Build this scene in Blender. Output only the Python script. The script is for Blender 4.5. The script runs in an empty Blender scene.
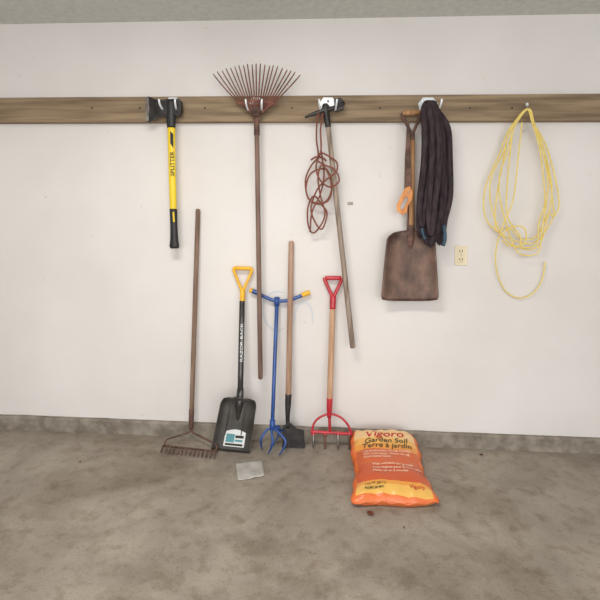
import bpy, bmesh, math, random
from mathutils import Vector, Matrix, noise
random.seed(7)
S=bpy.context.scene
try:
    S.view_settings.view_transform='Standard'
except Exception as e: print(e)
# ---------------------------------------------------------------- camera
D,H,CEIL=2.56,1.242,2.437
FPX=433.0
a,p,r=math.radians(3.5),math.radians(8.0),math.radians(0.76)
C=Vector((0,-D,H))
fwd=Vector((-math.sin(a)*math.cos(p),math.cos(a)*math.cos(p),-math.sin(p)))
r0=Vector((math.cos(a),math.sin(a),0)); u0=r0.cross(fwd)
rt=r0*math.cos(r)+u0*math.sin(r); up=u0*math.cos(r)-r0*math.sin(r)
cd=bpy.data.cameras.new('camera'); cam=bpy.data.objects.new('camera',cd)
S.collection.objects.link(cam); S.camera=cam
cd.sensor_width=36; cd.lens=FPX/600*36; cd.clip_start=0.05
M=Matrix.Identity(4)
for i in range(3):
    M[i][0]=rt[i]; M[i][1]=up[i]; M[i][2]=-fwd[i]; M[i][3]=C[i]
cam.matrix_world=M
# survey helpers: photo measurement -> point on a real plane of the room
def ray(px,py): return fwd+rt*((px-300)/FPX)-up*((py-300)/FPX)
def P(px,py,y=0.0):
    d=ray(px,py); return C+d*((y-C.y)/d.y)
def F(px,py,z=0.0):
    d=ray(px,py); return C+d*((z-C.z)/d.z)
class Pl:
    def __init__(s,B,T):
        s.B=B; s.u=(T-B).normalized(); s.n=Vector((1,0,0)).cross(s.u).normalized(); s.s=s.u.cross(s.n).normalized()
        if s.s.x<0: s.s=-s.s
    def at(s,px,py,off=0.0):
        d=ray(px,py); t=((s.B-C).dot(s.n)+off)/d.dot(s.n); return C+d*t
def WPl(y): return Pl(Vector((0,y,0)),Vector((0,y,1)))
# ---------------------------------------------------------------- materials
def lin(c):
    o=[]
    for v in c:
        v/=255.0
        o.append(v/12.92 if v<=0.04045 else ((v+0.055)/1.055)**2.4)
    return (*o,1)
def pm(name,c1,c2=None,scale=8,rough=0.6,metal=0.0,bump=0.0,stretch=(1,1,1),detail=6,lo=0.35,hi=0.65,spec=0.5,coat=0):
    m=bpy.data.materials.new(name); m.use_nodes=True; nt=m.node_tree; N=nt.nodes; L=nt.links
    b=N['Principled BSDF']; b.inputs['Roughness'].default_value=rough; b.inputs['Metallic'].default_value=metal
    b.inputs['Specular IOR Level'].default_value=spec
    if coat: b.inputs['Coat Weight'].default_value=coat
    if c2 is None: c2=tuple(v*0.88 for v in c1)
    tc=N.new('ShaderNodeTexCoord'); mp=N.new('ShaderNodeMapping'); mp.inputs['Scale'].default_value=stretch
    nz=N.new('ShaderNodeTexNoise'); nz.inputs['Scale'].default_value=scale; nz.inputs['Detail'].default_value=detail
    cr=N.new('ShaderNodeValToRGB'); cr.color_ramp.elements[0].position=lo; cr.color_ramp.elements[1].position=hi
    cr.color_ramp.elements[0].color=lin(c2); cr.color_ramp.elements[1].color=lin(c1)
    L.new(tc.outputs['Object'],mp.inputs[0]); L.new(mp.outputs[0],nz.inputs['Vector'])
    L.new(nz.outputs['Fac'],cr.inputs[0]); L.new(cr.outputs[0],b.inputs['Base Color'])
    if bump:
        bp=N.new('ShaderNodeBump'); bp.inputs['Strength'].default_value=bump; bp.inputs['Distance'].default_value=0.004
        L.new(nz.outputs['Fac'],bp.inputs['Height']); L.new(bp.outputs[0],b.inputs['Normal'])
    return m
wood_light=pm('wood_light',(206,170,138),(176,138,108),40,0.6,stretch=(1,1,.08),bump=.2)
wood_hoe=pm('wood_hoe',(184,152,130),(150,118,96),40,0.6,stretch=(1,1,.08),bump=.2)
wood_grey=pm('wood_grey',(166,150,136),(120,104,92),45,0.75,stretch=(1,1,.08),bump=.3)
wood_brown=pm('wood_brown',(150,124,106),(106,84,70),45,0.75,stretch=(1,1,.08),bump=.3)
wood_red=pm('wood_weathered',(140,114,102),(100,78,68),45,0.75,stretch=(1,1,.08),bump=.3)
wood_old=pm('wood_old',(192,146,100),(140,98,62),40,0.55,stretch=(1,1,.08),bump=.2)
rust=pm('rusty_steel',(118,88,76),(76,56,48),25,0.7,0.2,bump=.5)
rust_tine=pm('rusty_tine',(134,84,68),(92,56,46),30,0.65,0.1)
blade_rust=pm('rusty_scoop',(116,90,76),(72,53,46),14,0.5,0.25,bump=.35,stretch=(1,1,.6),detail=10)
dark_steel=pm('dark_steel',(66,64,64),(40,38,38),20,0.45,0.5,bump=.1)
grey_steel=pm('grey_steel',(150,146,140),(106,98,92),30,0.4,0.6)
chrome=pm('zinc_plate',(240,244,248),(216,224,230),20,0.3,0.2)
blk_plastic=pm('black_rubber',(36,36,38),(26,26,28),30,0.5)
blk_enamel=pm('black_enamel',(58,57,56),(42,41,40),12,0.3,0.3,coat=.4)
scoop_m=pm('painted_scoop_steel',(92,90,87),(54,52,51),5,0.3,0.55,coat=.3)
yellow=pm('yellow_plastic',(238,208,44),(226,192,32),10,0.4)
yellow2=pm('yellow_cord',(242,220,130),(230,204,104),30,0.5)
yel_org=pm('yellow_orange_plastic',(242,186,44),(228,168,32),10,0.4)
blue=pm('blue_enamel',(40,84,156),(30,66,130),15,0.35,0.1,coat=.3)
red=pm('red_enamel',(196,42,56),(168,28,42),15,0.35,coat=.3)
orange_w=pm('orange_varnished_wood',(220,146,66),(190,112,44),40,0.4,stretch=(1,1,.2))
rope_m=pm('brown_rope',(150,92,74),(104,56,46),300,0.85,bump=.6,detail=2)
hose_m=pm('dark_fabric_hose',(66,54,58),(40,32,37),60,0.8,bump=.3,stretch=(1,1,.3),spec=.25)
hose_b=pm('blue_hose_end',(52,84,104),(36,56,72),30,0.6)
white_m=pm('white_print',(222,224,222),(208,212,212),10,0.5)
teal_m=pm('teal_print',(88,150,158),(70,130,142),10,0.5)
almond=pm('almond_plastic',(228,216,186),(220,206,174),10,0.35)
dark_m=pm('dark_slot',(40,34,28),(30,26,22),10,0.6)
paper=pm('paper_scrap',(190,188,184),(164,160,154),14,0.35,bump=.4,spec=.6)
leaf_m=pm('dry_leaf',(120,62,36),(84,44,26),40,0.7)
red_txt=pm('red_print',(196,34,34),(186,28,30),10,0.45)
grn_txt=pm('dark_green_print',(60,64,30),(50,54,26),10,0.45)
cream_txt=pm('cream_print',(250,222,196),(244,210,180),10,0.45)
# ---------------------------------------------------------------- mesh helpers
def mk(name,vs,fs,mat,smooth=True,bevel=0,solid=0,subsurf=0):
    me=bpy.data.meshes.new(name); me.from_pydata([tuple(v) for v in vs],[],fs); me.update()
    bm=bmesh.new(); bm.from_mesh(me); bmesh.ops.recalc_face_normals(bm,faces=bm.faces); bm.to_mesh(me); bm.free()
    ob=bpy.data.objects.new(name,me); S.collection.objects.link(ob)
    me.materials.append(mat)
    for q in me.polygons: q.use_smooth=smooth
    if solid:
        md=ob.modifiers.new('s','SOLIDIFY'); md.thickness=solid; md.offset=0
    if bevel:
        md=ob.modifiers.new('b','BEVEL'); md.width=bevel; md.segments=2; md.limit_method='ANGLE'
    if subsurf:
        md=ob.modifiers.new('ss','SUBSURF'); md.levels=subsurf; md.render_levels=subsurf
    return ob
def cr(pts,n=8,closed=False):
    pts=[Vector(q) for q in pts]; out=[]; N=len(pts); rng=N if closed else N-1
    for i in range(rng):
        if closed: p0,p1,p2,p3=pts[i-1],pts[i],pts[(i+1)%N],pts[(i+2)%N]
        else: p0,p1,p2,p3=pts[max(i-1,0)],pts[i],pts[i+1],pts[min(i+2,N-1)]
        for k in range(n):
            t=k/n
            out.append(0.5*((2*p1)+(p2-p0)*t+(2*p0-5*p1+4*p2-p3)*t*t+(3*p1-p0-3*p2+p3)*t**3))
    if not closed: out.append(pts[-1].copy())
    return out
def tube(name,pts,rad,mat,segs=12,closed=False,sm=0,flat=None,ref=None):
    if sm:
        if isinstance(rad,(list,tuple)):
            rr=[]
            for i in range(len(rad)-1):
                for k in range(sm): rr.append(rad[i]+(rad[i+1]-rad[i])*k/sm)
            rad=rr+[rad[-1]]
        pts=cr(pts,sm,closed)
    pts=[Vector(q) for q in pts]; N=len(pts)
    if not isinstance(rad,(list,tuple)): rad=[rad]*N
    fx,fy=flat or (1,1)
    vs=[];fs=[];nrm=None
    for i in range(N):
        if closed: t=(pts[(i+1)%N]-pts[i-1])
        else: t=(pts[min(i+1,N-1)]-pts[max(i-1,0)])
        t.normalize()
        if ref is not None: nrm=Vector(ref)-t*Vector(ref).dot(t)
        elif nrm is None:
            g=Vector((0,0,1)) if abs(t.z)<.9 else Vector((0,1,0)); nrm=g-t*g.dot(t)
        else: nrm=nrm-t*nrm.dot(t)
        if nrm.length<1e-6: nrm=t.orthogonal()
        nrm.normalize(); b=t.cross(nrm)
        for k in range(segs):
            an=2*math.pi*k/segs
            vs.append(pts[i]+b*(math.cos(an)*rad[i]*fx)+nrm*(math.sin(an)*rad[i]*fy))
    for i in range(N if closed else N-1):
        j=(i+1)%N
        for k in range(segs):
            l=(k+1)%segs; fs.append((i*segs+k,i*segs+l,j*segs+l,j*segs+k))
    if not closed:
        fs.append(tuple(range(segs))); fs.append(tuple((N-1)*segs+k for k in range(segs)))
    return mk(name,vs,fs,mat)
def rod(name,A,B,rad,mat,segs=14,rad2=None,flat=None,ref=None):
    rad2=rad if rad2 is None else rad2
    A=Vector(A);B=Vector(B);d=(B-A);L=d.length;e=min(rad,L*.1)/L*0.5
    ts=[0,e,.25,.5,.75,1-e,1]
    rr=[(rad+(rad2-rad)*t)*(0.75 if t in(0,1) else 1) for t in ts]
    return tube(name,[A+d*t for t in ts],rr,mat,segs,flat=flat,ref=ref)
def box(name,lo,hi,mat,bevel=0.0):
    x0,y0,z0=lo;x1,y1,z1=hi
    vs=[(x0,y0,z0),(x1,y0,z0),(x1,y1,z0),(x0,y1,z0),(x0,y0,z1),(x1,y0,z1),(x1,y1,z1),(x0,y1,z1)]
    fs=[(0,3,2,1),(4,5,6,7),(0,1,5,4),(1,2,6,5),(2,3,7,6),(3,0,4,7)]
    return mk(name,vs,fs,mat,False,bevel)
def plate(name,pts,n,th,mat,bevel=0.001):
    n=Vector(n).normalized(); N=len(pts)
    if not isinstance(th,(list,tuple)): th=[th]*N
    vs=[Vector(q)+n*th[i]/2 for i,q in enumerate(pts)]+[Vector(q)-n*th[i]/2 for i,q in enumerate(pts)]
    fs=[tuple(range(N)),tuple(range(2*N-1,N-1,-1))]+[(i,(i+1)%N,N+(i+1)%N,N+i) for i in range(N)]
    return mk(name,vs,fs,mat,False,bevel)
def ribbon(name,pts,w,mat):
    pts=cr(pts,8); N=len(pts); vs=[];fs=[]
    for i in range(N):
        t=(pts[min(i+1,N-1)]-pts[max(i-1,0)]).normalized(); s_=t.cross(Vector((0,-1,0))).normalized()
        ww=w*(.35+.65*math.sin(math.pi*i/(N-1)))*(1+.3*noise.noise(Vector((i*.4,0,0))))
        vs+=[pts[i]-s_*ww,pts[i]+s_*ww]
    for i in range(N-1): fs.append((2*i,2*i+1,2*i+3,2*i+2))
    return mk(name,vs,fs,mat,False)
def grid(name,nu,nv,fn,mat,solid=0.003):
    vs=[fn(-1+2*i/nu,j/nv) for j in range(nv+1) for i in range(nu+1)]
    fs=[(j*(nu+1)+i,j*(nu+1)+i+1,(j+1)*(nu+1)+i+1,(j+1)*(nu+1)+i) for j in range(nv) for i in range(nu)]
    return mk(name,vs,fs,mat,True,solid=solid)
def text(name,s,fn,mat,align='CENTER'):
    cu=bpy.data.curves.new(name,'FONT'); cu.body=s; cu.align_x=align; cu.resolution_u=3; cu.offset=0.012
    o=bpy.data.objects.new(name,cu); S.collection.objects.link(o)
    bpy.context.view_layer.update()
    me=bpy.data.meshes.new_from_object(o.evaluated_get(bpy.context.evaluated_depsgraph_get()))
    bpy.data.objects.remove(o)
    for v in me.vertices: v.co=fn(v.co.x,v.co.y)
    ob=bpy.data.objects.new(name,me); S.collection.objects.link(ob)
    me.materials.clear(); me.materials.append(mat)
    return ob
def group(name,parts):
    mn=Vector((1e9,)*3);mx=-mn
    for o in parts:
        for v in o.data.vertices:
            for i in range(3): mn[i]=min(mn[i],v.co[i]); mx[i]=max(mx[i],v.co[i])
    c=Vector(((mn.x+mx.x)/2,(mn.y+mx.y)/2,mn.z))
    e=bpy.data.objects.new(name,None); e.empty_display_size=.05; S.collection.objects.link(e); e.location=c
    for o in parts: o.parent=e; o.location=-c
    return e
# ---------------------------------------------------------------- room
def wall_mat():
    m=bpy.data.materials.new('painted_drywall'); m.use_nodes=True; nt=m.node_tree;N=nt.nodes;L=nt.links
    b=N['Principled BSDF']; b.inputs['Roughness'].default_value=.6; b.inputs['Specular IOR Level'].default_value=.3
    tc=N.new('ShaderNodeTexCoord')
    n1=N.new('ShaderNodeTexNoise'); n1.inputs['Scale'].default_value=1.6; n1.inputs['Detail'].default_value=5
    c1=N.new('ShaderNodeValToRGB'); c1.color_ramp.elements[0].position=.3;c1.color_ramp.elements[1].position=.7
    c1.color_ramp.elements[0].color=lin((217,213,210)); c1.color_ramp.elements[1].color=lin((227,224,222))
    n2=N.new('ShaderNodeTexNoise'); n2.inputs['Scale'].default_value=22; n2.inputs['Detail'].default_value=3
    c2=N.new('ShaderNodeValToRGB'); c2.color_ramp.elements[0].position=.22;c2.color_ramp.elements[1].position=.30
    c2.color_ramp.elements[0].color=lin((200,190,178)); c2.color_ramp.elements[1].color=(1,1,1,1)
    mx=N.new('ShaderNodeMix'); mx.data_type='RGBA'; mx.blend_type='MULTIPLY'; mx.inputs[0].default_value=.5
    L.new(tc.outputs['Object'],n1.inputs['Vector']);L.new(tc.outputs['Object'],n2.inputs['Vector'])
    L.new(n1.outputs['Fac'],c1.inputs[0]);L.new(n2.outputs['Fac'],c2.inputs[0])
    L.new(c1.outputs[0],mx.inputs[6]);L.new(c2.outputs[0],mx.inputs[7]);L.new(mx.outputs[2],b.inputs['Base Color'])
    n3=N.new('ShaderNodeTexNoise'); n3.inputs['Scale'].default_value=60
    bp=N.new('ShaderNodeBump'); bp.inputs['Strength'].default_value=.08; bp.inputs['Distance'].default_value=.002
    L.new(tc.outputs['Object'],n3.inputs['Vector']);L.new(n3.outputs['Fac'],bp.inputs['Height']);L.new(bp.outputs[0],b.inputs['Normal'])
    return m
def floor_mat():
    m=bpy.data.materials.new('stained_concrete'); m.use_nodes=True; nt=m.node_tree;N=nt.nodes;L=nt.links
    b=N['Principled BSDF']; b.inputs['Specular IOR Level'].default_value=.35
    tc=N.new('ShaderNodeTexCoord')
    def nz(sc,de,lo,hi,ca,cb,dist=0):
        n=N.new('ShaderNodeTexNoise'); n.inputs['Scale'].default_value=sc;n.inputs['Detail'].default_value=de;n.inputs['Distortion'].default_value=dist
        n.inputs['Roughness'].default_value=.62
        c=N.new('ShaderNodeValToRGB');c.color_ramp.elements[0].position=lo;c.color_ramp.elements[1].position=hi
        c.color_ramp.elements[0].color=ca;c.color_ramp.elements[1].color=cb
        L.new(tc.outputs['Object'],n.inputs['Vector']);L.new(n.outputs['Fac'],c.inputs[0]);return n,c
    W=(1,1,1,1)
    n1,c1=nz(3.2,10,.34,.66,lin((138,129,118)),lin((163,154,142)),.3)
    n2,c2=nz(14,9,.34,.50,lin((220,214,206)),W,.3)
    n3,c3=nz(110,4,.30,.44,lin((192,186,178)),W)
    n4,c4=nz(1.4,6,.36,.48,lin((220,215,208)),W,.6)
    cur=c1.outputs[0]
    for c,f in ((c2,.8),(c3,.8),(c4,.9)):
        mx=N.new('ShaderNodeMix'); mx.data_type='RGBA'; mx.blend_type='MULTIPLY'; mx.inputs[0].default_value=f
        L.new(cur,mx.inputs[6]);L.new(c.outputs[0],mx.inputs[7]);cur=mx.outputs[2]
    L.new(cur,b.inputs['Base Color'])
    rr=N.new('ShaderNodeMapRange'); rr.inputs[3].default_value=.45; rr.inputs[4].default_value=.8
    L.new(n2.outputs['Fac'],rr.inputs[0]);L.new(rr.outputs[0],b.inputs['Roughness'])
    bp=N.new('ShaderNodeBump'); bp.inputs['Strength'].default_value=.25; bp.inputs['Distance'].default_value=.004
    L.new(n3.outputs['Fac'],bp.inputs['Height']);L.new(bp.outputs[0],b.inputs['Normal'])
    return m
WM=wall_mat(); X0,X1,Y1=-3.0,3.0,-5.5
ceil_m=pm('ceiling_paint',(214,216,212),(202,204,200),30,.8,bump=.3)
curb_m=pm('concrete_curb_mat',(150,143,132),(116,107,96),16,.85,bump=.5,detail=10)
beam_m=pm('weathered_lumber',(152,132,105),(114,95,74),7,.75,stretch=(.35,1,6),bump=.4,detail=9)
box('wall_back',(X0,0,0),(X1,.12,CEIL),WM)
box('wall_left',(X0-.12,Y1,0),(X0,.12,CEIL),WM)
box('wall_right',(X1,Y1,0),(X1+.12,.12,CEIL),WM)
box('floor',(X0-.12,Y1-4,-.1),(X1+.12,.12,0),floor_mat())
box('ceiling',(X0-.12,Y1,CEIL),(X1+.12,.12,CEIL+.1),ceil_m)
# concrete curb with irregular top
n=120; vs=[];fs=[]
for i in range(n+1):
    x=X0+(X1-X0)*i/n; h=.090+.003*noise.noise(Vector((x*6,0,0))); d=.032+.003*noise.noise(Vector((x*9,3,0)))
    vs+= [(x,-d,0),(x,-d,h-.008),(x,-d+.008,h),(x,0,h)]
for i in range(n):
    for k in range(3): fs.append((i*4+k,i*4+k+1,(i+1)*4+k+1,(i+1)*4+k))
mk('baseboard_back',vs,fs,curb_m,False)
zt=P(300,95.5,-.038).z; zb=P(300,121.5,-.038).z
beam=[box('board',(X0+.01,-.038,zb),(X1-.01,0,zt),beam_m,.003)]
for px in (92,140,205,292,380,470,512):
    q=P(px,108,-.038); beam.append(rod('nail_%d'%px,q+Vector((0,.002,0)),q+Vector((0,-.003,0)),.005,dark_steel,8))
group('wooden_mounting_rail',beam)
# ---------------------------------------------------------------- hangers
def hanger(cx,w=10,top=96.5,bot=113,y=-.041):
    parts=[]
    W=WPl(y)
    parts.append(plate('bracket',[W.at(*q) for q in ((cx-w*.75,bot-3),(cx-w*.9,top+7),(cx-w*.45,top+1),(cx+w*.45,top+1),(cx+w*.9,top+7),(cx+w*.75,bot-3),(cx+w*.35,bot-5),(cx,top+8),(cx-w*.35,bot-5))],(0,-1,0),.005,chrome,.001))
    for sg in (-1,1):
        A=W.at(cx+sg*w*.75,bot-6)
        pts=[A,A+Vector((0,-.02,-.022)),A+Vector((0,-.055,-.028)),A+Vector((sg*.004,-.085,-.01)),A+Vector((sg*.006,-.092,.014))]
        parts.append(tube('prong_%d'%(sg+2),pts,.0055,chrome,10,sm=5))
    q=W.at(cx,top+5); parts.append(rod('screw',q,q+Vector((0,-.006,0)),.006,grey_steel,10))
    return group('tool_hanger',parts)
hanger(173,9); hanger(256.5,9); hanger(328,10); hanger(428,11)
# ---------------------------------------------------------------- splitting axe
W=WPl(-.085); parts=[]
ol=[(146,97),(149,96.5),(154,99),(161,101),(168,100),(180,99.5),(182,102),(182,113),(179,116),(168,116.5),(161,116),(154,119.5),(150,122.5),(146,121.5)]
th=[.004,.008,.02,.03,.036,.036,.034,.034,.036,.036,.03,.02,.008,.004]
parts.append(plate('axe_head',[W.at(*q) for q in ol],(0,-1,0),th,dark_steel,.002))
parts.append(plate('edge_bevel',[W.at(*q,.004) for q in ((145.6,97),(148.6,97.5),(149.4,109),(148.6,121),(145.6,121.3))],(0,-1,0),.004,grey_steel,.0005))
ys=[(171,100),(171,116),(171.3,128)]; parts.append(tube('collar',[W.at(*q) for q in ys],[.026,.028,.023],blk_plastic,14,sm=4,flat=(1,.75),ref=(0,-1,0)))
parts.append(tube('yellow_shaft',[W.at(171.3,127),W.at(171.7,150),W.at(172.4,180),W.at(173.4,212)],[.022,.021,.0205,.020],yellow,16,sm=5,flat=(1,.75),ref=(0,-1,0)))
parts.append(tube('black_grip',[W.at(173.4,209),W.at(173.8,225),W.at(174.2,238),W.at(174.4,246),W.at(174.5,248.5)],[.022,.021,.023,.029,.022],blk_plastic,16,sm=4,flat=(1,.75),ref=(0,-1,0)))
parts.append(plate('grip_accent',[W.at(*q,.0165) for q in ((172.6,212),(174.2,212),(174.8,222),(173.2,222))],(0,-1,0),.003,yellow,.0003))
cA,cB=W.at(171.8,152,.0165),W.at(172.4,176,.0165); dr=(cA-cB).normalized()
parts.append(text('shaft_lettering','SPLITTER',lambda x,y:cB+dr*((x)*.033)+Vector((-1,0,0))*((y-.35)*.03),blk_plastic,'LEFT'))
parts.append(plate('shaft_stripe',[W.at(*q,.0165) for q in ((170.2,131),(173.2,134),(173.2,148),(170.2,143))],(0,-1,0),.002,blk_plastic,.0003))
group('splitting_axe',parts)
# ---------------------------------------------------------------- leaf rake
W=WPl(-.088); parts=[]
N=21
for i in range(N):
    t=-1+2*i/(N-1); j=random.uniform(-.8,.8)
    q=[(256.5+t*4,114,0),(256.5+t*17,101.5+2*abs(t),.004),(256.5+t*31+j*.3,83+6*t*t,.012),(256.5+t*41.5+j*.6,67+9.5*t*t+j,.012),(256.5+t*43+j*.6,64.5+9.5*t*t+j,-.008)]
    parts.append(tube('tine_%d'%i,[W.at(x,y,o) for x,y,o in q],[.0034,.0038,.0036,.0032,.002],rust_tine,6,sm=4))
parts.append(tube('brace',[W.at(256.5+t*19,100.5+3.5*t*t,.006) for t in (-1.05,-.6,0,.6,1.05)],.006,rust_tine,8,sm=4,flat=(1,.4),ref=(0,-1,0)))
parts.append(plate('hub_plate',[W.at(*q) for q in ((251,107),(262,107),(261,116),(258.5,124),(254.5,124),(252,116))],(0,-1,0),.012,rust,.003))
parts.append(tube('coil_spring',[W.at(254,111)+Vector((.028*math.cos(k*.8)+.015,.016*math.sin(k*.8)-.008,-.0012*k)) for k in range(24)],.0028,rust,6))
parts.append(rod('ferrule',W.at(256.6,117),W.at(256.9,136),.0155,rust,14,.016))
parts.append(rod('handle',W.at(256.8,130),W.at(260.5,379),.0135,wood_red,14,.0145))
group('leaf_rake',parts)
# ---------------------------------------------------------------- hanging mattock + rope
W=WPl(-.088); parts=[]
parts.append(tube('pick_blade',[W.at(305,117.5),W.at(314,114),W.at(324,110.5),W.at(334,108),W.at(344,103)],[.006,.011,.016,.013,.012],dark_steel,10,sm=4,flat=(1,.9)))
parts.append(plate('hoe_blade',[W.at(*q) for q in ((334,99),(341,98),(345,103),(343,110),(335,112))],(0,-1,.2),.012,dark_steel,.002))
parts.append(rod('socket',W.at(325,104),W.at(328.3,128),.018,dark_steel,14,.016))
parts.append(rod('handle',W.at(327.2,118),W.at(352.8,348),.0135,wood_grey,14,.0155))
group('garden_mattock',parts)
W=WPl(-.072)
def wp(l,off=None):
    return [W.at(q[0],q[1],(q[2] if len(q)>2 else 0)) for q in l]
rp=[(319,111,.03),(317,122,.005),(316.5,140,-.02),(318,156,-.02),(311,166,-.02),(305.5,180,-.01),(308,198,-.01),(318,204,0),(328,199,.005),(332,184,-.0),(327,170,0),(317,170,.01),(309,176,.01),(306,190,.02),(311,201,.02),(324,203,.02),(331,195,.05),(330,178,.05),(322,165,.045),(318,178,.03),(321,198,.02),(325,213,.01),(321,225,0),(313,233,-.01),(308,224,-.02),(308,207,-.02),(314,196,-.02),(322,205,-.01),(327,214,0),(322,229,.01),(315,222,.01),(311,208,.01),(317,190,.02),(326,180,.06),(336,172,.055),(337,163,.05),(330,157,.05),(321,153,.04),(317,160,.03),(325,165,.05),(335,170,.055),(339,181,.05),(330,187,.055),(320,180,.03),(316,166,.02),(321,150,0),(320.5,130,.0),(323,113,.03)]
rp=[(x,y,o+random.uniform(-.004,.004)) for x,y,o in rp]
parts=[tube('rope_coil',wp(rp),.0046,rope_m,8,sm=6)]
parts.append(tube('rope_tail',wp([(321,150,.0),(324,175,.012),(320,195,.022),(312,212,.015),(310,232,.005)]),.0046,rope_m,8,sm=6))
parts.append(tube('rope_wrap',wp([(311,160,.0),(316,157,.012),(323,158,.012),(326,161,.0)]),.005,rope_m,8,sm=6))
group('coiled_rope',parts)
# ---------------------------------------------------------------- D handle builder
def dhandle(parts,pl,L,R,A,A2,rg,ra,mg,ma,off=0,neck=.017):
    l=pl.at(*L,off);r_=pl.at(*R,off);c=pl.at(*A,off);c2=pl.at(*A2,off)
    parts.append(rod('grip',l,r_,rg,mg,14))
    for k,(e,sg) in enumerate(((l,-1),(r_,1))):
        m1=e.lerp(c,.12)+(e-(l+r_)/2)*.12; m2=e.lerp(c,.6)+(e-(l+r_)/2)*.10
        parts.append(tube('grip_arm_%d'%k,[e,m1,m2,c.lerp(c2,.1)],[ra*1.05,ra,ra*.95,ra*1.1],ma,12,sm=6))
    parts.append(tube('grip_socket',[c.lerp(c2,-.12),c,c.lerp(c2,.5),c2],[neck*.8,neck,neck,neck*.95],ma,16,sm=3))
# ---------------------------------------------------------------- old scoop shovel
W=WPl(-.062); parts=[]
dhandle(parts,W,(402.5,113.5),(420,112.5),(412.2,134),(412.1,150),.013,.0085,wood_old,rust,neck=.0145)
parts.append(rod('shaft',W.at(412.2,140),W.at(411,226),.0165,wood_old,14,.0175))
parts.append(tube('socket',[W.at(411.2,205),W.at(411,222),W.at(410.5,238),W.at(410.2,256,-.012)],[.019,.021,.025,.008],rust,14,sm=4,flat=(1,.7),ref=(0,-1,0)))
def sc(u,v):
    wl=388-7*v**.8; wr=435+4*v
    if v<.1: k=1-(v/.1); k=1-k*k*.22
    else: k=1
    if v>.93: k*=1-.04*((v-.93)/.07)**2
    cx=(wl+wr)/2; hw=(wr-wl)/2*k
    yy=233+68*v - 3*(1-abs(u)**2)*(1-v)**6 +(-1.5*abs(u)**6*v)
    off=.030*abs(u)**4*(1-.6*v)+.004+ .02*v*v-.012*(1-u*u)*(v)+.006*max(0,(.15-v)/.15)
    return W.at(cx+u*hw,yy,off)
parts.append(grid('scoop_blade',24,20,sc,blade_rust,.003))
group('scoop_shovel',parts)
# ---------------------------------------------------------------- hand saw hanging by the shovel
W=WPl(-.105); parts=[]
bl=[(407,122),(409.5,122),(410.5,160),(411.5,192),(404,196),(404.8,160)]
parts.append(plate('saw_blade',[W.at(*q) for q in bl],(0,-1,0),.002,rust,.0003))
hp=[(405,188),(410,186),(413,192),(412,200),(408,206),(407,213),(402,215),(397,211),(396.5,205),(400,198)]
def ringplate(name,outer,inner,off,th,mat):
    n=len(outer);vs=[];
    for o in (th/2,-th/2):
        vs+=[W.at(*q,off+o) for q in outer]; vs+=[W.at(*q,off+o) for q in inner]
    fs=[]
    for i in range(n):
        j=(i+1)%n
        fs+=[(i,j,n+j,n+i),(2*n+j,2*n+i,3*n+i,3*n+j),(i,2*n+i,2*n+j,j),(n+i,n+j,3*n+j,3*n+i)]
    return mk(name,vs,fs,mat,False,.002)
hi=[(405.6,197),(407.2,197),(408,198),(407.6,201),(405.5,204.5),(404,208),(402,209.5),(400.4,208.5),(400.6,205.5),(403,201)]
parts.append(ringplate('saw_handle',hp,hi,0,.02,orange_w))
q=W.at(408.5,192,.01); parts.append(rod('saw_bolt',q,q+Vector((0,-.004,0)),.005,grey_steel,10))
group('hand_saw',parts)
# ---------------------------------------------------------------- dark hose bundle
parts=[]
W=WPl(-.10)
loops=[(428,428,423,421,236,.0,-.03),(430,431,428,427,242,.005,.0),(431,435,433,431,245,.0,.03),(433,439,438,436,240,-.005,.0),(434,443,443,440,243,-.02,-.03),(429,428,424,422,226,.03,.02),(432,436,433,431,234,.035,.045),(435,446,448,443,232,-.01,-.02)]
k=0
for (xt,xm,xl,xb,yb,o1,o2) in loops:
    w=random.uniform(2.8,3.6)
    jj=lambda s=.9: random.uniform(-s,s)
    pts=[(xt-1,103,.02),(xt-3+(xm-434)*.25,111,.05+o1*.3),(xm-w*.8-1,130,.035+o1),(xm-w+jj(),160,.03+o1),(xl-w+jj(),195,.03+o1),(xb-w*.7+jj(),yb-14,.03+o1),(xb,yb,.032+(o1+o2)/2),(xb+w*.7,yb-13,.03+o2),(xl+w+jj(),195,.03+o2),(xm+w+jj(),158,.03+o2),(xm+w*.6,128,.03+o2),(xt+2,110,.03+o2*.5)]
    parts.append(tube('hose_loop_%d'%k,[W.at(*q) for q in pts],.0155,hose_m,12,closed=True,sm=6,flat=(1,.62),ref=(.25*math.sin(k*2),-1,0)))
    k+=1
parts.append(tube('hose_end_1',[W.at(444,225,.05),W.at(445,238,.05),W.at(443,246,.05)],.010,hose_b,10,sm=4))
parts.append(tube('hose_end_2',[W.at(422,228,.06),W.at(423,234,.06),W.at(425,239,.06)],.009,hose_b,10,sm=4))
group('garden_hose_bundle',parts)
# ---------------------------------------------------------------- outlet
W=WPl(-.003); parts=[]
def rr(x0,y0,x1,y1,off=0):
    return [W.at(x0,y0,off),W.at(x1,y0,off),W.at(x1,y1,off),W.at(x0,y1,off)]
parts.append(plate('cover_plate',rr(454.8,246,467.2,265.3),(0,-1,0),.006,almond,.002))
for i,yc in enumerate((251.5,259.8)):
    parts.append(plate('receptacle_%d'%i,rr(457.8,yc-2.9,464.2,yc+2.9,.004),(0,-1,0),.004,almond,.0015))
    for j,xc in enumerate((459.8,462.3)):
        parts.append(plate('slot_%d_%d'%(i,j),rr(xc-.35,yc-1.6,xc+.35,yc+.6,.0062),(0,-1,0),.001,dark_m,0))
    q=W.at(461,yc+1.6,.0055); parts.append(rod('ground_%d'%i,q,q+Vector((0,-.0015,0)),.0024,dark_m,8))
q=W.at(461,255.7,.003); parts.append(rod('cover_screw',q,q+Vector((0,-.002,0)),.003,grey_steel,8))
group('electrical_outlet',parts)
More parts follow.
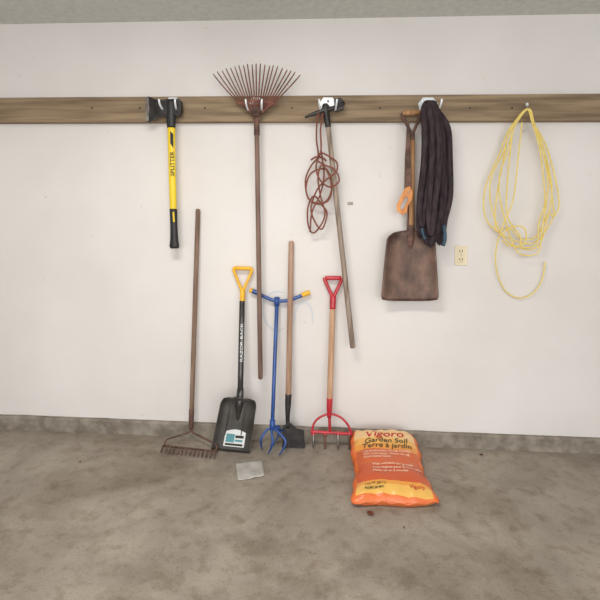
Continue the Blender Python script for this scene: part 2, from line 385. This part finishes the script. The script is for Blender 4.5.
# ---------------------------------------------------------------- yellow extension cord
W=WPl(-.05); parts=[]
spec=[(484,205,559,240,.0),(490,195,552,246,.01),(499,190,548,252,.018),(506,205,545,244,.02),(495,218,554,236,.005)]
for i,(xl,ym,xr,yb,o) in enumerate(spec):
    xc=527+random.uniform(-2,2)
    pts=[(xc,109,.05+o*.3),(xc-8-(524-xl)*.25,128,.02+o),((xc+xl)/2-6,152,o),(xl+1,ym-16,o),(xl+1.5,ym+12,o),(xl+14,yb-8,o),(xc-5,yb+3,o),(xc+10,yb,o),(xr-6,yb-22,o),(xr,ym-5,o),((xc+xr)/2+4,150,o),(xc+6,124,.02+o)]
    parts.append(tube('cord_loop_%d'%i,[W.at(*q) for q in pts],.0036,yellow2,8,closed=True,sm=8))
parts.append(tube('cord_tail',[W.at(*q) for q in ((522,122,.03),(518,160,.03),(513,200,.03),(503,225,.03),(496,250,.0),(497,272,-.02),(505,290,-.03),(518,298,-.035),(532,294,-.035),(542,280,-.03),(545,262,-.03))],.0036,yellow2,8,sm=8))
parts.append(tube('cord_wrap',[W.at(*q) for q in ((500,236,.03),(510,228,.045),(520,226,.045),(526,232,.045),(524,244,.045),(510,246,.04),(502,240,.03))],.0036,yellow2,8,sm=8))
parts.append(rod('wall_hook',P(527,107,-.036),P(527,104,-.125),.007,chrome,10))
group('extension_cord',parts)
# ---------------------------------------------------------------- bow rake leaning
tipL=F(161,453.5,.002); tipR=F(214,459.5,.002); barv=Vector((0,.05,.022))
parts=[]
NT=14
for i in range(NT):
    b0=(tipL+barv).lerp(tipR+barv,i/(NT-1)); tp=tipL.lerp(tipR,i/(NT-1))
    parts.append(tube('tine_%d'%i,[b0,b0+Vector((0,-.018,.006)),b0.lerp(tp,.75)+Vector((0,-.004,.008)),tp+Vector((0,0,.004))],[.0055,.0055,.005,.003],rust,8,sm=4))
parts.append(rod('head_bar',tipL+barv+Vector((-.008,0,0)),tipR+barv+Vector((.008,0,0)),.007,rust,8))
mid=(tipL+tipR)/2+barv; top=P(198,209,-.018); base=P(191.2,424,-.085); ax=(top-base).normalized()
for k,e in enumerate((tipL+barv,tipR+barv)):
    parts.append(tube('bow_%d'%k,[e+(mid-e)*.04,e.lerp(mid,.03)+Vector((0,.025,.025)),e.lerp(base,.5)+Vector((0,.015,-.012)),base-ax*.04,base+ax*.04],[.005,.005,.0055,.0065,.0065],rust,8,sm=6))
parts.append(rod('ferrule',base-ax*.03,base+ax*.1,.0145,rust,14,.016))
parts.append(rod('handle',base+ax*.07,top,.0145,wood_brown,14,.0135))
group('bow_rake',parts)
# ---------------------------------------------------------------- black shovel w/ yellow D grip
B=F(231,452,.004); T=P(242.5,266,-.03); pl=Pl(B,T); parts=[]
dhandle(parts,pl,(233.8,268),(251.6,268.5),(242.6,291),(242.2,304),.0115,.0085,yel_org,yel_org,neck=.0155)
parts.append(rod('shaft',pl.at(242.2,300),pl.at(240.2,398),.0165,blk_enamel,16,.0175))
sa,sb=pl.at(241.2,362,.0185),pl.at(241.9,318,.0185); dr=(sb-sa).normalized(); sx=pl.s
parts.append(text('shaft_lettering','RAZOR-BACK',lambda x,y:sa+dr*(x*.036)-sx*((y-.35)*.022),white_m,'LEFT'))
parts.append(tube('socket',[pl.at(240.5,388,.002),pl.at(239.8,398,.004),pl.at(239,406,.004),pl.at(237.8,420,-.002)],[.0195,.022,.024,.006],blk_enamel,14,sm=4,flat=(1,.7),ref=pl.n))
def bs(u,v):
    TL=Vector((221.5,398));TR=Vector((257,401));BL=Vector((211,449.5));BR=Vector((249.5,453.5))
    k=1-.12*max(0,(.14-v)/.14)**2
    q=((TL.lerp(TR,.5+u*.5*k))).lerp(BL.lerp(BR,.5+u*.5),v)
    off=.006+.034*abs(u)**5*(1-.75*v)+.02*max(0,(.12-v)/.12)**2-.014*(1-u*u)*(v*(1-v)*2)
    if abs(u)<.25 and v<.4: off+=.01*(1-(u/.25)**2)*(1-v/.4)
    return pl.at(q.x,q.y+ -2.5*(1-u*u)*(1-v)**5,off)
parts.append(grid('scoop_blade',28,22,bs,scoop_m,.0025))
for k,u in enumerate((-.42,.42)):
    parts.append(tube('rib_%d'%k,[bs(u,v)+pl.n*.002 for v in (.08,.25,.45,.7)],[.003,.006,.006,.002],scoop_m,8,sm=4))
def lab(u0_,u1_,v0,v1,mat,nm,o=.003,shape=None):
    vs=[];fs=[];n=8
    for j in range(n+1):
        for i in range(n+1):
            uu=u0_+(u1_-u0_)*i/n; vv=v0+(v1-v0)*j/n
            if shape: uu,vv=shape(uu,vv,i/n,j/n)
            vs.append(bs(uu,vv)+pl.n*o)
    for j in range(n):
        for i in range(n): fs.append((j*(n+1)+i,j*(n+1)+i+1,(j+1)*(n+1)+i+1,(j+1)*(n+1)+i))
    return mk(nm,vs,fs,mat)
parts.append(lab(-.42,.66,.62,.90,white_m,'label',.003,lambda u,v,a_,b_:(u,v-.05*math.sin(a_*math.pi)*(1-b_))))
parts.append(lab(-.34,.1,.66,.82,teal_m,'label_print',.0042))
parts.append(lab(.14,.58,.68,.73,dark_m,'label_text_1',.0042))
parts.append(lab(.14,.54,.76,.80,teal_m,'label_text_2',.0042))
parts.append(lab(-.34,.58,.84,.88,dark_m,'label_bar',.0042))
group('black_scoop_shovel',parts)
# ---------------------------------------------------------------- blue hand cultivator
B=F(272,447,.03); T=P(277,300,-.035); pl=Pl(B,T); parts=[]
parts.append(rod('shaft',pl.at(277,300),pl.at(272.2,428),.0115,blue,14,.0115))
bar=[(257,293),(264,296.5),(271,299.5),(277,301),(284,301),(293,299),(303,295)]
parts.append(tube('handle_bar',[pl.at(*q) for q in bar],.0105,blue,12,sm=5))
parts.append(tube('grip_1',[pl.at(250.5,290.5),pl.at(254,291.5),pl.at(258.5,293.6)],[.012,.014,.0135],blue,12,sm=4))
parts.append(tube('grip_end',[pl.at(250,290.2),pl.at(252.5,291)],.0145,yel_org,12))
parts.append(tube('grip_2',[pl.at(302,295.4),pl.at(306,293.6),pl.at(310,292.5)],[.0135,.0145,.013],yel_org,12,sm=4))
parts.append(tube('collar',[pl.at(277,297),pl.at(276.8,306)],.0165,blue,14))
parts.append(tube('lower_collar',[pl.at(272.6,420),pl.at(272.2,430)],.0165,blue,14))
hub=pl.at(272.2,428)
tips=[(262.5,449,.0),(268,454,0),(279,455,0),(284.5,449,0)]
for k,(x,y,_) in enumerate(tips):
    tp=F(x,y,.006); o=tp-hub; hz=Vector((o.x,o.y,0)); tw=Vector((-hz.y,hz.x,0))*.5
    parts.append(tube('claw_%d'%k,[hub,hub+hz*.5+Vector((0,0,-.008))+tw*.3,hub+hz*1.05+Vector((0,0,o.z*.4))+tw,hub+hz*1.1+Vector((0,0,o.z*.75))+tw*.6,tp],[.0075,.0075,.007,.006,.003],blue,8,sm=6))
parts.append(tube('claw_back',[hub,hub+Vector((.03,.05,-.01)),hub+Vector((.035,.07,-.06)),Vector((hub.x+.0,hub.y+.05,.006))],[.0075,.0075,.006,.003],blue,8,sm=6))
group('twist_cultivator',parts)
# ---------------------------------------------------------------- hoe
B=F(290,448,.004); T=P(291.5,241,-.02); pl=Pl(B,T); parts=[]
parts.append(rod('handle',pl.at(291.3,241),pl.at(288.3,400),.0150,wood_hoe,16,.0175))
parts.append(tube('socket',[pl.at(288.4,394),pl.at(288,405),pl.at(287.6,416),pl.at(288,428)],[.0195,.018,.013,.011],dark_steel,14,sm=4))
parts.append(plate('hoe_blade',[pl.at(*q) for q in ((283.5,425),(291,423),(296,428),(304,430),(305,448),(282,447.5))],pl.n,.005,dark_steel,.001))
group('garden_hoe',parts)
# ---------------------------------------------------------------- red D-grip cultivator fork
B=F(331,449,.004); T=P(333,276,-.03); pl=Pl(B,T); parts=[]
dhandle(parts,pl,(325,278),(341.5,278),(333,297),(332.6,309),.0125,.0105,red,red,neck=.019)
parts.append(rod('shaft',pl.at(332.7,303),pl.at(329.6,403),.0165,wood_light,16,.0175))
parts.append(tube('socket',[pl.at(329.8,398),pl.at(329.4,408),pl.at(329.2,418)],[.0185,.0175,.012],red,14,sm=4))
parts.append(tube('arch',[pl.at(*q) for q in ((312.5,436),(313,426),(317.5,419),(325,415),(331,414),(340,417),(347,423.5),(350.5,431),(350.5,438))],.0068,red,10,sm=5))
parts.append(rod('cross_bar',pl.at(310.5,431.5),pl.at(352.5,434),.0095,red,10))
parts.append(rod('centre_post',pl.at(329.3,414),pl.at(330,433),.009,red,10))
for k,x in enumerate((313.5,325,338,349.5)):
    t0=pl.at(x,433); t1=pl.at(x-.2,449.5)
    t1.z=max(t1.z,.006)
    parts.append(tube('tine_%d'%k,[t0,t0.lerp(t1,.4)+pl.n*.012,t0.lerp(t1,.8)+pl.n*.014,t1+pl.n*.0],[.0085,.0085,.007,.003],grey_steel if k%2==0 else rust,10,sm=5))
    parts.append(tube('tine_collar_%d'%k,[t0.lerp(t1,-.08),t0.lerp(t1,.2)],.011,red,10))
group('cultivator_fork',parts)
# ---------------------------------------------------------------- soil bag
FL=F(354,502,.03);FR=F(437.5,503,.03);BL=P(352,436,-.085);BR=P(412.5,436,-.075)
def seam(v): return .026+.075*v**1.6
def bagp(u,v,side=1,off=0):
    u_=.5+.5*u
    e=.010*math.sin(v*9+1)*abs(u)**3+.004*math.sin(v*31)*abs(u)**6
    e2=.010*math.sin(u*5)*(1 if v>.5 else -.6)*abs(2*v-1)**4
    pnt=FL.lerp(FR,u_).lerp(BL.lerp(BR,u_),v)
    pnt=Vector((pnt.x+e*(1 if u>0 else -1),pnt.y+e2,0))
    g=max(0,(1-abs(u)**3.2))**.6*max(0,(1-abs(2*v-1)**(9 if v>.5 else 5)))**.6
    if side>0:
        wr=.006*noise.noise(Vector((u*2.2,v*6,1)))+.0035*noise.noise(Vector((u*7,v*9,4)))+.006*noise.noise(Vector((u*3+v*14,v*3,7)))*abs(u)**1.5
        crs=.004*math.sin(u*16+v*3)*max(0,abs(2*v-1)-.78)/.22
        z=seam(v)+.07*g*(1-.25*v)+wr*min(1,g*2+.2)+crs+off
    else:
        z=seam(v)*(1-min(1,g*3))+.003
    pnt.z=max(z,.003)
    return pnt
nu,nv=56,72
vs=[];fs=[];uv=[]
for side in (1,-1):
    base=len(vs)
    for j in range(nv+1):
        for i in range(nu+1):
            vs.append(bagp(-1+2*i/nu,j/nv,side))
            uv.append((i/nu,j/nv))
    for j in range(nv):
        for i in range(nu):
            q=[base+j*(nu+1)+i,base+j*(nu+1)+i+1,base+(j+1)*(nu+1)+i+1,base+(j+1)*(nu+1)+i]
            fs.append(tuple(q if side>0 else q[::-1]))
def bag_mat():
    m=bpy.data.materials.new('printed_plastic_bag'); m.use_nodes=True; nt=m.node_tree;N=nt.nodes;L=nt.links
    b=N['Principled BSDF']; b.inputs['Roughness'].default_value=.33
    tc=N.new('ShaderNodeUVMap'); sp=N.new('ShaderNodeSeparateXYZ'); L.new(tc.outputs[0],sp.inputs[0])
    mt=N.new('ShaderNodeMath'); mt.operation='MULTIPLY_ADD'; mt.inputs[1].default_value=.04
    L.new(sp.outputs[0],mt.inputs[0]); L.new(sp.outputs[1],mt.inputs[2])
    c=N.new('ShaderNodeValToRGB'); r=c.color_ramp; r.interpolation='CONSTANT'
    r.elements[0].position=0; r.elements[0].color=lin((224,116,60))
    r.elements[1].position=.05; r.elements[1].color=lin((230,180,92))
    for pos,col in ((.13,(226,156,68)),(.17,(198,88,46)),(.40,(204,98,50)),(.62,(230,152,64)),(.70,(234,176,88)),(.80,(236,198,140)),(.985,(220,112,54))):
        e=r.elements.new(pos); e.color=lin(col)
    L.new(mt.outputs[0],c.inputs[0])
    ce=N.new('ShaderNodeValToRGB'); r=ce.color_ramp; r.interpolation='CONSTANT'
    r.elements[0].position=0; r.elements[0].color=(1,1,1,1); r.elements[1].position=.045; r.elements[1].color=(0,0,0,1)
    e=r.elements.new(.94); e.color=(1,1,1,1)
    L.new(sp.outputs[0],ce.inputs[0])
    mx=N.new('ShaderNodeMix'); mx.data_type='RGBA'; L.new(ce.outputs[0],mx.inputs[0]); L.new(c.outputs[0],mx.inputs[6]); mx.inputs[7].default_value=lin((230,116,56))
    L.new(mx.outputs[2],b.inputs['Base Color'])
    nz=N.new('ShaderNodeTexNoise'); nz.inputs['Scale'].default_value=14; nz.inputs['Detail'].default_value=3; nz.inputs['Distortion'].default_value=1.5
    t2=N.new('ShaderNodeTexCoord'); L.new(t2.outputs['Object'],nz.inputs['Vector'])
    bp=N.new('ShaderNodeBump'); bp.inputs['Strength'].default_value=.5; bp.inputs['Distance'].default_value=.012
    L.new(nz.outputs['Fac'],bp.inputs['Height']); L.new(bp.outputs[0],b.inputs['Normal'])
    return m
bag=mk('bag_body',vs,fs,bag_mat())
ul=bag.data.uv_layers.new(name='UVMap')
for lp in bag.data.loops: ul.data[lp.index].uv=uv[lp.vertex_index]
parts=[bag]
def bt(nm,s,uc,vc,sx_,sy_,mat,sh=0,al='CENTER'):
    parts.append(text(nm,s,lambda x,y:bagp(uc+x*sx_+y*sh,min(.99,vc+y*sy_),1,.0025),mat,al))
bt('title','Vigoro',-.02,.80,.44,.14,red_txt,.1)
bt('subtitle_1','Garden Soil',0.0,.705,.27,.10,grn_txt,.05)
bt('subtitle_2','Terre à jardin',0.0,.625,.26,.10,grn_txt,.05)
y0=.555
for i,s in enumerate(('FOR IN-GROUND USE FOR FLOWERS','AND VEGETABLES - READY TO USE','POUR PLEINE TERRE')):
    bt('body_text_%d'%i,s,-.72,y0-i*.045,.085,.036,cream_txt,0,'LEFT')
for i,s in enumerate(('With nutrients for growth','Avec engrais pour la croissance','Feeds up to 3 months')):
    bt('body_text_b%d'%i,s,-.50,.36-i*.05,.105,.04,cream_txt,0,'LEFT')
for i,s in enumerate(('1 CU FT (28.3 L)','PREMIUM MIX')):
    bt('volume_text_%d'%i,s,-.72,.115-i*.04,.075,.034,grn_txt,0,'LEFT')
bt('volume_logo','Vigoro',.55,.08,.13,.05,red_txt)
group('garden_soil_bag',parts)
# ---------------------------------------------------------------- floor litter
cs=[F(235.5,463,.003),F(262,460,.003),F(264.5,476,.003),F(238,481,.003)]
def pap(u,v):
    q=cs[0].lerp(cs[1],.5+.5*u).lerp(cs[3].lerp(cs[2],.5+.5*u),v); q=q.copy()
    q.z=.004+.006*max(0,noise.noise(Vector((u*2,v*3,5))))+.012*max(0,abs(u)-.7)*v; return q
grid('paper_scrap',14,12,pap,paper,.0006)
def leaf(x,y,s,an):
    c=F(x,y,.004); vs=[];
    ol=[(0,-1),(.35,-.6),(.75,-.5),(.5,-.1),(.8,.3),(.35,.4),(0,1),(-.35,.4),(-.8,.25),(-.5,-.1),(-.7,-.5),(-.35,-.6)]
    for (p_,q_) in ol:
        vs.append(c+Vector((s*(p_*math.cos(an)-q_*math.sin(an)),s*(p_*math.sin(an)+q_*math.cos(an)),.003+.004*(p_*p_))))
    vs.append(c+Vector((0,0,.001)))
    mk('dry_leaf',vs,[(i,(i+1)%12,12) for i in range(12)],leaf_m,solid=.0006)
leaf(370,513.5,.022,.5);leaf(481,455,.014,1.4);leaf(404,528,.006,2);leaf(80,462,.008,2)
# wall fixings and faint ribbons slightly greyer than the wall
sc_m=pm('pale_grey_mark',(208,210,213),(202,205,209),30,.6,spec=.3)
W=WPl(-.0008); parts=[]
arc=[(285,293),(274,292),(265,299),(263,312),(268,325),(277,331),(284,328)]
parts.append(ribbon('mark_arc',[W.at(*q) for q in arc],.009,sc_m))
parts.append(ribbon('mark_wave',[W.at(*q) for q in ((294,324),(296,310),(302,303),(308,304),(312,312),(313,324))],.009,sc_m))
group('wall_grey_marks',parts)
W=WPl(-.002)
plate('wall_anchor_plate',[W.at(*q) for q in ((347.5,202),(353,202),(353,205),(347.5,205))],(0,-1,0),.004,pm('anchor_grey',(168,160,150),None,20,.6),.0005)
# ---------------------------------------------------------------- lights
w=bpy.data.worlds.new('world'); S.world=w; w.use_nodes=True
bg=w.node_tree.nodes['Background']; bg.inputs[0].default_value=(.92,.96,1,1); bg.inputs[1].default_value=.8
def area(nm,loc,rot,sx_,sy_,pw,col):
    l=bpy.data.lights.new(nm,'AREA'); l.shape='RECTANGLE'; l.size=sx_; l.size_y=sy_; l.energy=pw; l.color=col
    o=bpy.data.objects.new(nm,l); S.collection.objects.link(o); o.location=loc; o.rotation_euler=rot; return o
area('garage_door_daylight',(.4,-5.3,1.25),(math.radians(90),0,0),4.6,2.1,125,(1,.985,.97))
area('overhead_fill',(-.5,-1.7,CEIL-.05),(0,0,0),.9,.3,35,(1,.95,.88))  # added area light with no visible fixture, for soft downward contact shadows
